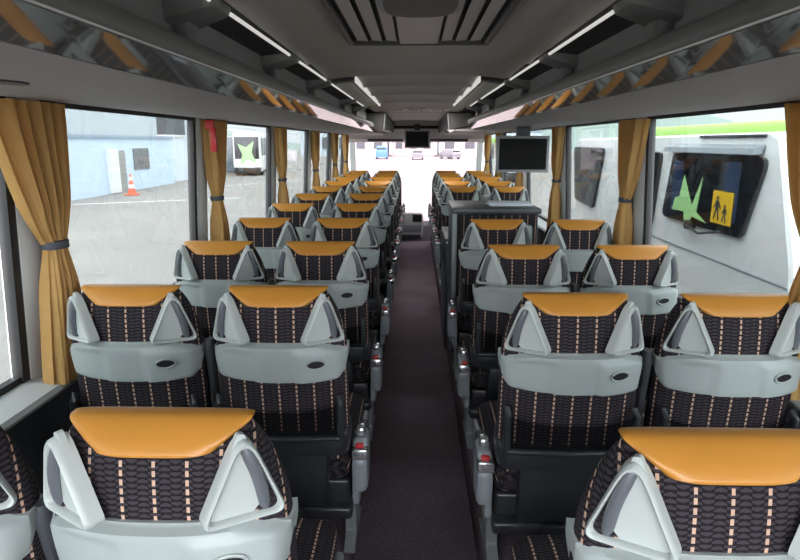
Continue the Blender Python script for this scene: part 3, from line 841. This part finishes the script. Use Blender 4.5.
mb = MB(); mb.box((0.229, 4.72, 0.74), (0.365, 5.46, 0.80), 0.01); loc(mb.build('rim', M['dark2']), b)
for i, (x, y, dz, rz, lab) in enumerate(((0.66, 4.33, 0, 0.05, 'pale folded paper lying lowest on the slate counter'), (0.67, 4.36, 0.007, -0.08, 'pale folded paper lying on top of another on the slate counter'))):
    mb = MB(); mb.box((-0.15, -0.105, 0), (0.15, 0.105, 0.0065), 0.002); mb.box((-0.148, -0.10, 0.0067), (0.14 - i * 0.04, 0.10, 0.0068 + 0.0002))
    o = mb.build('folded_paper', M['paper'], smooth=0); o.location = (x, y, 1.112 + dz + 0.0005 + 0.0005 * i); o.rotation_euler = (0, 0, rz); tag(o, lab, 'paper', 'papers on the slate counter')

# ------------------------------------------------------------------ dashboard
dsh = thing('dashboard', 'silver grey dashboard with steering wheel at the end of the aisle', 'dashboard', (-0.25, 10.8, -0.40))
mb = MB()
mb.extrude_x([(10.55, -0.40), (10.52, -0.05), (10.46, 0.12), (10.50, 0.20), (10.70, 0.28), (11.2, 0.30), (11.24, 0.0), (11.24, -0.40)], -1.1, 1.1); loc(mb.build('body', M['dash']), dsh)
mb = MB()
mb.box((-0.42, 10.36, -0.10), (0.13, 10.66, 0.36), 0.06, 4); loc(mb.build('instrument_pod', M['dash']), dsh)
mb = MB(); mb.box((-0.05, 10.35, 0.20), (0.11, 10.37, 0.33), 0.008); loc(mb.build('pod_screen', M['black']), dsh)
mb = MB(); mb.box((-0.38, 10.35, 0.02), (0.10, 10.37, 0.15), 0.01); loc(mb.build('switch_panel', M['bezel']), dsh)
mb = MB(); mb.box((-0.38, 10.35, -0.09), (0.09, 10.37, -0.02), 0.01); loc(mb.build('switch_panel', M['dark2']), dsh)
mb = MB(); c = Vector((-0.62, 10.32, 0.36)); ax = Vector((1, 0, 0)); ay = Vector((0, 0.75, 0.66))
mb.tube([c + ax * 0.23 * math.cos(TWO_PI * k / 32) + ay * 0.23 * math.sin(TWO_PI * k / 32) for k in range(32)], 0.016, 8, closed=True)
mb.tube([c - ax * 0.22, c + ax * 0.22], 0.018, 8); mb.tube([c, c + Vector((0, 0.25, -0.28))], 0.03, 8)
loc(mb.build('steering_wheel', M['dark']), dsh)

# ------------------------------------------------------------------ outside
GZ = -1.45
mb = MB(); mb.box((-300, -150, GZ - 0.1), (300, 400, GZ)); struct(mb.build('ground', M['asphalt'], smooth=0))
# pale blue cabin row, parallel to the bus
cb = thing('cabin', 'long pale blue cabin with open white door and barred window', 'cabin', (-19.5, 35, GZ))
mb = MB(); mb.box((-21.5, 18, GZ), (-18.0, 45.0, 1.78)); mb.build('wall', M['wallblue'], smooth=0); o = bpy.data.objects['wall']; loc(o, cb)
mb = MB(); mb.box((-21.6, 18, 1.78), (-17.9, 45.1, 1.95)); loc(mb.build('gutter', M['roofline'], smooth=0), cb)
mb = MB(); mb.box((-18.02, 36.2, GZ), (-17.98, 37.5, 1.05)); loc(mb.build('doorway', M['shutter'], smooth=0), cb)
mb = MB(); mb.box((-17.99, 35.2, GZ + 0.05), (-17.75, 36.2, 1.15)); loc(mb.build('door', M['doorwhite'], smooth=0), cb)
mb = MB(); mb.box((-18.03, 38.6, -0.2), (-17.97, 40.9, 1.15))
wo = loc(mb.build('window', M['barw'], smooth=0), cb)
mb = MB()
for k in range(9): mb.box((-17.97, 38.65 + k * 0.26, -0.2), (-17.94, 38.73 + k * 0.26, 1.15))
loc(mb.build('bars', M['shutter'], smooth=0), wo)
wl = thing('yard_wall', 'whiter pale blue yard wall beyond the cabin', 'wall', (-18.5, 52, GZ))
mb = MB(); mb.box((-19.2, 45.6, GZ), (-18.6, 64, 1.95)); loc(mb.build('panel', M['wallblue2'], smooth=0), wl)
mb = MB(); mb.box((-19.3, 45.6, 1.95), (-18.5, 64, 2.08)); loc(mb.build('coping', M['conewhite'], smooth=0), wl)
hl = thing('hall_building', 'tall pale grey hall behind the pale blue cabin', 'building', (-30, 45, GZ))
mb = MB(); mb.box((-40, 15, GZ), (-27, 74, 9.0)); loc(mb.build('wall', M['hall'], smooth=0), hl)
mb = MB(); mb.box((-27.05, 64, 2.2), (-26.9, 71.5, 4.2)); loc(mb.build('window', M['barw'], smooth=0), hl)
# traffic cone
cn = thing('traffic_cone', 'orange and white traffic cone by the pale blue cabin', 'cone', (-16.4, 34.6, GZ))
mb = MB(); mb.box((-0.32, -0.32, 0), (0.32, 0.32, 0.08), 0.03); mb.build('base', M['conered'], cn)
def cone_r(z): return 0.24 - 0.20 * z / 1.2
for k, (z0, z1, mk) in enumerate(((0.08, 0.40, 'conered'), (0.40, 0.62, 'conewhite'), (0.62, 0.85, 'conered'), (0.85, 1.05, 'conewhite'), (1.05, 1.2, 'conered'))):
    mb = MB(); mb.cyl((0, 0, z0), (0, 0, z1), cone_r(z0), cone_r(z1)); mb.build('band' if mk == 'conewhite' else 'cone_body', M[mk], cn)
for i, (a, bq, lab) in enumerate((((-17.2, 29.0), (-9.5, 33.0), 'white painted line on the asphalt before the cabin'), ((-15.0, 39.0), (-9.0, 50.0), 'white painted line on the asphalt before the yard wall'))):
    mb = MB(); a = Vector((*a, 0)); bq = Vector((*bq, 0)); d_ = (bq - a).normalized(); nn = Vector((-d_.y, d_.x, 0)) * 0.09
    mb.add([a - nn, a + nn, bq + nn, bq - nn] + [p + Vector((0, 0, 0.008)) for p in (a - nn, a + nn, bq + nn, bq - nn)], [(0, 1, 2, 3), (4, 7, 6, 5), (0, 4, 5, 1), (1, 5, 6, 2), (2, 6, 7, 3), (3, 7, 4, 0)])
    o = mb.build('painted_line', M['paint'], smooth=0); o.location.z = GZ; tag(o, lab, 'road marking', 'painted lines on the yard')

def wheel(t, x, y, r=0.48, w=0.3):
    mb = MB(); mb.cyl((x - w / 2, y, r), (x + w / 2, y, r), r, n=28); wo = mb.build('wheel', M['vehdark'], t)
    mb = MB(); mb.cyl((x - w / 2 - 0.01, y, r), (x + w / 2 + 0.01, y, r), r * 0.55, n=20); mb.build('hub', M['visor'], wo)

def star_poly(R, r, n=5, rot=0.3, sk=1.0):
    return [((R if k % 2 == 0 else r) * math.cos(rot + PI * k / n), sk * (R if k % 2 == 0 else r) * math.sin(rot + PI * k / n)) for k in range(2 * n)]

def coach(label, loc_, L, W, Hh, rz, green_roof=False, star=False, grp=None):
    t = thing('coach', label, 'coach', loc_, rz=rz)
    mb = MB(); rg = []
    for y, k in ((-L / 2, 0.93), (-L / 2 + 0.12, 0.985), (-L / 2 + 0.4, 1.0), (L / 2 - 0.4, 1.0), (L / 2 - 0.12, 0.985), (L / 2, 0.93)):
        pr = rounded_poly([(-W / 2, 0.35), (W / 2, 0.35), (W / 2 - 0.05, Hh), (-W / 2 + 0.05, Hh)], [0.1, 0.1, 0.3, 0.3], 5)
        rg.append([(x * k, y, 0.35 + (z - 0.35) * (0.5 + 0.5 * k)) for x, z in pr])
    mb.loft(rg); mb.build('body', M['white'], t)
    for s in (-1, 1):
        n = 6
        for k in range(n):
            a = -L / 2 + 0.9 + k * (L - 1.8) / n; mb = MB(); x = s * (W / 2 - 0.028)
            mb.box((min(x, x + s * 0.015), a, 1.75), (max(x, x + s * 0.015), a + (L - 1.8) / n - 0.12, Hh - 0.5), 0.005); mb.build('side_window', M['darkglass'], t)
        for yy in (-L * 0.30, L * 0.32): wheel(t, s * (W / 2 - 0.16), yy)
    for s in (-1, 1):
        mb = MB(); y = s * (L / 2 - 0.03); mb.box((-W / 2 + 0.18, min(y, y + s * 0.06), 1.5), (W / 2 - 0.18, max(y, y + s * 0.06), Hh - 0.45), 0.02); mb.build('end_window', M['darkglass'], t)
        mb = MB(); y = s * (L / 2 - 0.05); mb.box((-W / 2 + 0.06, min(y, y + s * 0.12), 0.25), (W / 2 - 0.06, max(y, y + s * 0.12), 0.75), 0.04); mb.build('bumper', M['vehdark'], t)
    if green_roof:
        mb = MB(); rg = []
        for y in (-L / 2 + 0.1, -L / 2 + 0.3, L / 2 - 0.3, L / 2 - 0.1):
            k = 1 if abs(y) < L / 2 - 0.2 else 0.96
            rg.append([(x * k, y, z) for x, z in rounded_poly([(-W / 2 - 0.012, Hh - 0.36), (W / 2 + 0.012, Hh - 0.36), (W / 2 - 0.05, Hh + 0.03), (-W / 2 + 0.05, Hh + 0.03)], [0.02, 0.02, 0.2, 0.2], 4)])
        mb.loft(rg); mb.build('roof', M['green'], t)
    if star:
        for s in (-1, 1):
            mb = MB(); y = s * (L / 2 + 0.02)
            mb.prism(star_poly(1.15, 0.45, 4, 0.9, 1.2), lambda a, b, y=y: (a * 0.9, y, 2.0 + b), lambda a, b, y=y, s=s: (a * 0.9, y + s * 0.02, 2.0 + b)); mb.build('emblem', M['palegreen'], t, smooth=0)
    return t
coach('white coach with a pale green star seen past the red hammer curtain', (-16.2, 60.5, GZ), 11.5, 2.5, 3.9, 0.18, star=True)
coach('white coach with a lime green roof behind the white minibus', (8.6, 14.0, GZ), 13.0, 2.5, 3.42, 0.0, green_roof=True)
coach('lime-roofed white coach seen through the edge of the windscreen', (7.2, 52.0, GZ), 12.0, 2.5, 3.3, 0.0, green_roof=True)

# white minibus parallel to our coach
mbx = 2.79
mv = thing('minibus', 'white minibus parked close beside our windows with yellow school sign', 'minibus', (3.9, 8, GZ))
side = [(4.42, -1.05), (11.4, -1.05), (11.6, -0.3), (11.35, 0.2), (10.6, 0.45), (10.9, 1.45), (10.7, 1.60), (4.90, 1.63), (4.78, 1.58), (4.73, 1.45), (4.42, 0.62), (4.36, 0.30), (4.36, -0.6)]
sp = rounded_poly(side, [0.1, 0.15, 0.3, 0.2, 0.1, 0.2, 0.15, 0.1, 0.05, 0.15, 0.3, 0.2, 0.2], 4)
cy_, cz_ = 7.8, 0.3
mb = MB(); rg = []
for x, k in ((mbx + 0.0, 0.985), (mbx + 0.02, 0.995), (mbx + 0.08, 1.0), (mbx + 1.9, 1.0), (mbx + 2.0, 0.985)):
    rg.append([(x, cy_ + (y - cy_) * k, cz_ + (z - cz_) * k) for y, z in sp])
mb.loft(rg); loc(mb.build('body', M['white'], smooth=30), mv)
def side_win(name, poly, rad=0.06, curtains=()):
    pl = rounded_poly(poly, rad, 4)
    mb = MB(); mb.prism(pl, lambda y, z: (mbx - 0.012, y, z), lambda y, z: (mbx + 0.01, y, z))
    wo = loc(mb.build(name, M['inside'], smooth=0), mv)
    mb = MB(); mb.prism(pl, lambda y, z: (mbx - 0.047, y, z), lambda y, z: (mbx - 0.044, y, z)); loc(mb.build('glass_pane', M['vanglass'], smooth=0), wo)
    mb = MB(); mb.tube([(mbx - 0.028, y, z) for y, z in pl], 0.011, 6, closed=True); loc(mb.build('seal', M['vehdark']), wo)
    return wo
W1 = [(4.88, 1.43), (5.13, 0.755), (6.78, 0.755), (6.62, 1.43)]
w1 = side_win('rear_side_window', W1, 0.08)
for ya, yb, za, zb, mk in ((5.28, 5.52, 0.86, 1.38, 'bluecloth'), (6.40, 6.60, 0.80, 1.36, 'bluecloth')):
    mb = MB(); rgs = []
    for z in (za, zb):
        rgs.append([(mbx - 0.026 + 0.009 * math.sin(k * 1.6), ya + (yb - ya) * k / 20, z) for k in range(21)] + [(mbx - 0.014, yb, z), (mbx - 0.014, ya, z)])
    mb.loft(rgs); loc(mb.build('inner_curtain', M[mk]), w1)
mb = MB(); mb.box((mbx - 0.04, 6.1, 0.80), (mbx - 0.013, 6.42, 0.90), 0.01); loc(mb.build('inner_seat', M['brown']), w1)
side_win('side_window', [(6.98, 1.43), (7.10, 0.60), (8.25, 0.60), (8.10, 1.43)], 0.06)
side_win('side_window', [(9.08, 1.46), (9.45, 0.55), (10.5, 0.60), (10.75, 1.46)], 0.08)
mb = MB(); mb.extrude_y([(mbx - 0.03, 1.455), (mbx - 0.10, 1.45), (mbx - 0.09, 1.50), (mbx - 0.0, 1.53)], 4.98, 6.75); loc(mb.build('visor', M['visor']), mv)
mb = MB(); mb.box((mbx - 0.025, 4.98, 1.585), (mbx + 0.01, 6.1, 1.612), 0.006); loc(mb.build('roof_strip', M['vehdark']), mv)
mb = MB(); mb.tube([(mbx + 0.0, 4.45, 0.475), (mbx - 0.003, 5.4, 0.475), (mbx - 0.003, 6.4, 0.475), (mbx - 0.0, 8.0, 0.475)], 0.009, 6); loc(mb.build('body_crease', M['visor']), mv)
mb = MB(); mb.cyl((mbx - 0.09, 6.06, 0.745), (mbx + 0.0, 6.06, 0.745), 0.045); o = loc(mb.build('wiper_hub', M['vehdark']), mv)
mb = MB(); mb.tube([(mbx - 0.09, 6.06, 0.745), (mbx - 0.10, 5.75, 0.70), (mbx - 0.10, 5.35, 0.775)], 0.012, 6); loc(mb.build('wiper_arm', M['vehdark']), mv)
mb = MB(); mb.prism([(6.45, 0.98), (6.35, 1.0), (6.28, 1.22), (6.05, 0.93), (5.88, 1.22), (5.94, 0.88), (5.72, 0.80), (6.02, 0.83), (6.15, 0.68), (6.22, 0.86), (6.50, 0.85)], lambda y, z: (mbx - 0.053, y, z), lambda y, z: (mbx - 0.048, y, z))
loc(mb.build('emblem', M['palegreen'], smooth=0), mv)
for yy in (5.6, 10.3): 
    mb = MB(); mb.cyl((mbx - 0.02, yy, GZ + 0.4), (mbx + 0.25, yy, GZ + 0.4), 0.4, n=28); loc(mb.build('wheel', M['vehdark']), mv)
    mb = MB(); mb.cyl((mbx + 1.75, yy, GZ + 0.4), (mbx + 2.0, yy, GZ + 0.4), 0.4, n=28); loc(mb.build('wheel', M['vehdark']), mv)
# yellow school sign with two walking figures
sy0, sy1, sz0, sz1 = 5.28, 5.62, 0.83, 1.12
sg = thing('school_sign', 'yellow school sign with two walking figures on the minibus window', 'sign', (mbx - 0.08, 5.45, 0.83))
mb = MB(); mb.box((mbx - 0.062, sy0, sz0), (mbx - 0.049, sy1, sz1)); loc(mb.build('board', M['yellow'], smooth=0), sg)
def fig(yc, zb, h, flip):
    mb = MB(); x0, x1 = mbx - 0.0645, mbx - 0.0625
    f = lambda y, z: (yc + flip * y * h, zb + z * h)
    polys = [[(0.085 * math.cos(TWO_PI * k / 14), 0.90 + 0.085 * math.sin(TWO_PI * k / 14)) for k in range(14)],
             [(-0.11, 0.80), (0.11, 0.80), (0.10, 0.45), (-0.12, 0.45)],
             [(-0.11, 0.46), (0.0, 0.46), (-0.14, 0.0), (-0.24, 0.02)], [(0.0, 0.46), (0.10, 0.46), (0.26, 0.04), (0.16, 0.0)],
             [(-0.10, 0.79), (-0.06, 0.70), (-0.26, 0.46), (-0.31, 0.52)], [(0.08, 0.79), (0.06, 0.68), (0.24, 0.44), (0.31, 0.50)]]
    for p in polys: mb.prism([f(*q) for q in p], lambda y, z: (x0, y, z), lambda y, z: (x1, y, z))
    loc(mb.build('walking_figure', M['vehdark'], smooth=0), sg)
fig(5.52, 0.86, 0.22, 1); fig(5.38, 0.85, 0.16, 1)

# things far off in front, beyond the windscreen
def car(name, label, cat, loc_, L, W, Hh, mk, rz=0):
    t = thing(name, label, cat, loc_, rz=rz)
    mb = MB(); rg = []
    for z, k, kk in ((0.3, 1, 1), (0.5, 1.0, 1.0), (Hh * 0.55, 1.0, 1.0), (Hh * 0.95, 0.84, 0.72), (Hh, 0.78, 0.66)):
        rg.append([(x * k, y * kk, z) for x, y in rounded_poly([(-W / 2, -L / 2), (W / 2, -L / 2), (W / 2, L / 2), (-W / 2, L / 2)], 0.2, 3)])
    mb.loft(rg); mb.build('body', M[mk], t)
    mb = MB(); mb.box((-W * 0.40, -L / 2 * 0.88, Hh * 0.58), (W * 0.40, -L / 2 * 0.70, Hh * 0.88), 0.03); mb.build('rear_window', M['darkglass'], t)
    for sx in (-1, 1):
        for sy in (-1, 1): wheel(t, sx * (W / 2 - 0.1), sy * L * 0.32, 0.34, 0.22)
    return t
car('van', 'blue van far ahead through the windscreen', 'van', (-6.1, 112, GZ), 4.8, 2.0, 2.3, 'bluevan')
car('car', 'dark grey car far ahead in the middle of the windscreen', 'car', (0.4, 108, GZ), 4.5, 1.9, 1.7, 'greyvan')
car('car', 'dark grey car far ahead towards the minibus side of the windscreen', 'car', (6.3, 112, GZ), 4.5, 1.9, 1.7, 'greyvan', 0.6)
def block(label, x0, x1, y0, y1, h, mk, nwin):
    t = thing('building', label, 'building', ((x0 + x1) / 2, y0, GZ))
    mb = MB(); mb.box((x0, y0, GZ), (x1, y1, GZ + h)); loc(mb.build('wall', M[mk], smooth=0), t)
    mb = MB(); mb.box((x0 - 0.3, y0 - 0.3, GZ + h), (x1 + 0.3, y1, GZ + h + 0.3)); loc(mb.build('roof', M['roofline'], smooth=0), t)
    for k in range(nwin):
        a = x0 + (k + 0.25) * (x1 - x0) / nwin; mb = MB(); mb.box((a, y0 - 0.05, GZ + 1.6), (a + 0.5 * (x1 - x0) / nwin, y0 + 0.1, GZ + h * 0.72)); loc(mb.build('window', M['barw'], smooth=0), t)
block('pale hall far ahead at the blue wall side of the windscreen', -24, -6, 128, 140, 5.5, 'hall', 5)
block('pinkish low building far ahead in the middle of the windscreen', -5, 4, 132, 142, 4.4, 'rose', 3)
block('pale grey low hall far ahead on the minibus side of the windscreen', 5, 26, 128, 140, 5.0, 'wallblue2', 5)
block('small grey hut roof seen above the lime green coach roof', 36, 39, 46, 50, 7.3, 'rose', 1)
# hills on the skyline
mb = MB(); rows = []
for j, (rr, hz) in enumerate(((230, 0.0), (250, 1.0), (280, 0.0))):
    rows.append([(rr * math.sin(a), rr * math.cos(a), GZ - 0.5 + hz * (10 + 5 * math.sin(a * 7) + 3 * math.sin(a * 17 + 1))) for a in [(-100 + 200 * k / 80) * PI / 180 for k in range(81)]])
mb.loft(rows, caps=False, closed=False); struct(mb.build('hills', M['hill']))

# ------------------------------------------------------------------ light
w = bpy.data.worlds.new('overcast_sky'); sc.world = w; w.use_nodes = True
nt = w.node_tree
for n in list(nt.nodes): nt.nodes.remove(n)
bg = nt.nodes.new('ShaderNodeBackground'); wo = nt.nodes.new('ShaderNodeOutputWorld')
tc = nt.nodes.new('ShaderNodeTexCoord'); sp_ = nt.nodes.new('ShaderNodeSeparateXYZ'); nt.links.new(tc.outputs['Generated'], sp_.inputs[0])
rp = nt.nodes.new('ShaderNodeValToRGB'); rp.color_ramp.elements[0].position = 0.0; rp.color_ramp.elements[0].color = (0.86, 0.89, 0.94, 1)
rp.color_ramp.elements[1].position = 0.6; rp.color_ramp.elements[1].color = (0.95, 0.97, 1.0, 1)
nt.links.new(sp_.outputs[2], rp.inputs[0]); nt.links.new(rp.outputs[0], bg.inputs[0])
# sky boosted behind the camera, added to brighten the seat backs
back = mnode(nt, 'POWER', mnode(nt, 'MAXIMUM', mnode(nt, 'MULTIPLY', sp_.outputs[1], -1.0), 0.0), 2.0)
over = mnode(nt, 'MULTIPLY', mnode(nt, 'MAXIMUM', mnode(nt, 'SUBTRACT', sp_.outputs[2], 0.12), 0.0), 1.3)
nt.links.new(mnode(nt, 'ADD', mnode(nt, 'ADD', mnode(nt, 'MULTIPLY', back, 3.0), 1.0), over), bg.inputs[1])
# the lit lamp clusters in the front ceiling
for x in (-0.22, 0.0, 0.24):
    ld = bpy.data.lights.new('ceiling_lamp_light', 'AREA'); ld.energy = 1.0; ld.size = 0.18; ld.color = (1.0, 0.96, 0.92)
    lo_ = bpy.data.objects.new('ceiling_lamp_light', ld); col.objects.link(lo_); lo_.location = (x, 6.9, 1.884)
nt.links.new(bg.outputs[0], wo.inputs[0])
sd = bpy.data.lights.new('sun', 'SUN'); sd.energy = 1.0; sd.angle = math.radians(25); sd.color = (1.0, 0.96, 0.92)
so = bpy.data.objects.new('sun', sd); col.objects.link(so); so.rotation_euler = (math.radians(38), 0, math.radians(150))

# ------------------------------------------------------------------ camera
cd = bpy.data.cameras.new('camera'); co = bpy.data.objects.new('camera', cd); col.objects.link(co)
F = 600.0
cd.sensor_fit = 'HORIZONTAL'; cd.sensor_width = 36.0; cd.lens = F / 800 * 36.0
cd.clip_start = 0.02; cd.clip_end = 1000
pitch = math.atan(138 / F); yaw = math.atan(15 / F)
co.location = (CAMX, 0, CAMZ)
co.rotation_euler = (PI / 2 - pitch, 0, yaw)
sc.camera = co

vs_ = sc.view_settings
sc.display_settings.display_device = 'sRGB'
vs_.view_transform = 'Standard'; vs_.look = 'None'; vs_.gamma = 1.0; vs_.use_curve_mapping = False
vs_.exposure = 2.25
sc.cycles.use_denoising = True
sc.cycles.max_bounces = 12; sc.cycles.diffuse_bounces = 6; sc.cycles.glossy_bounces = 4; sc.cycles.transparent_max_bounces = 24
sc.cycles.caustics_reflective = False; sc.cycles.caustics_refractive = False
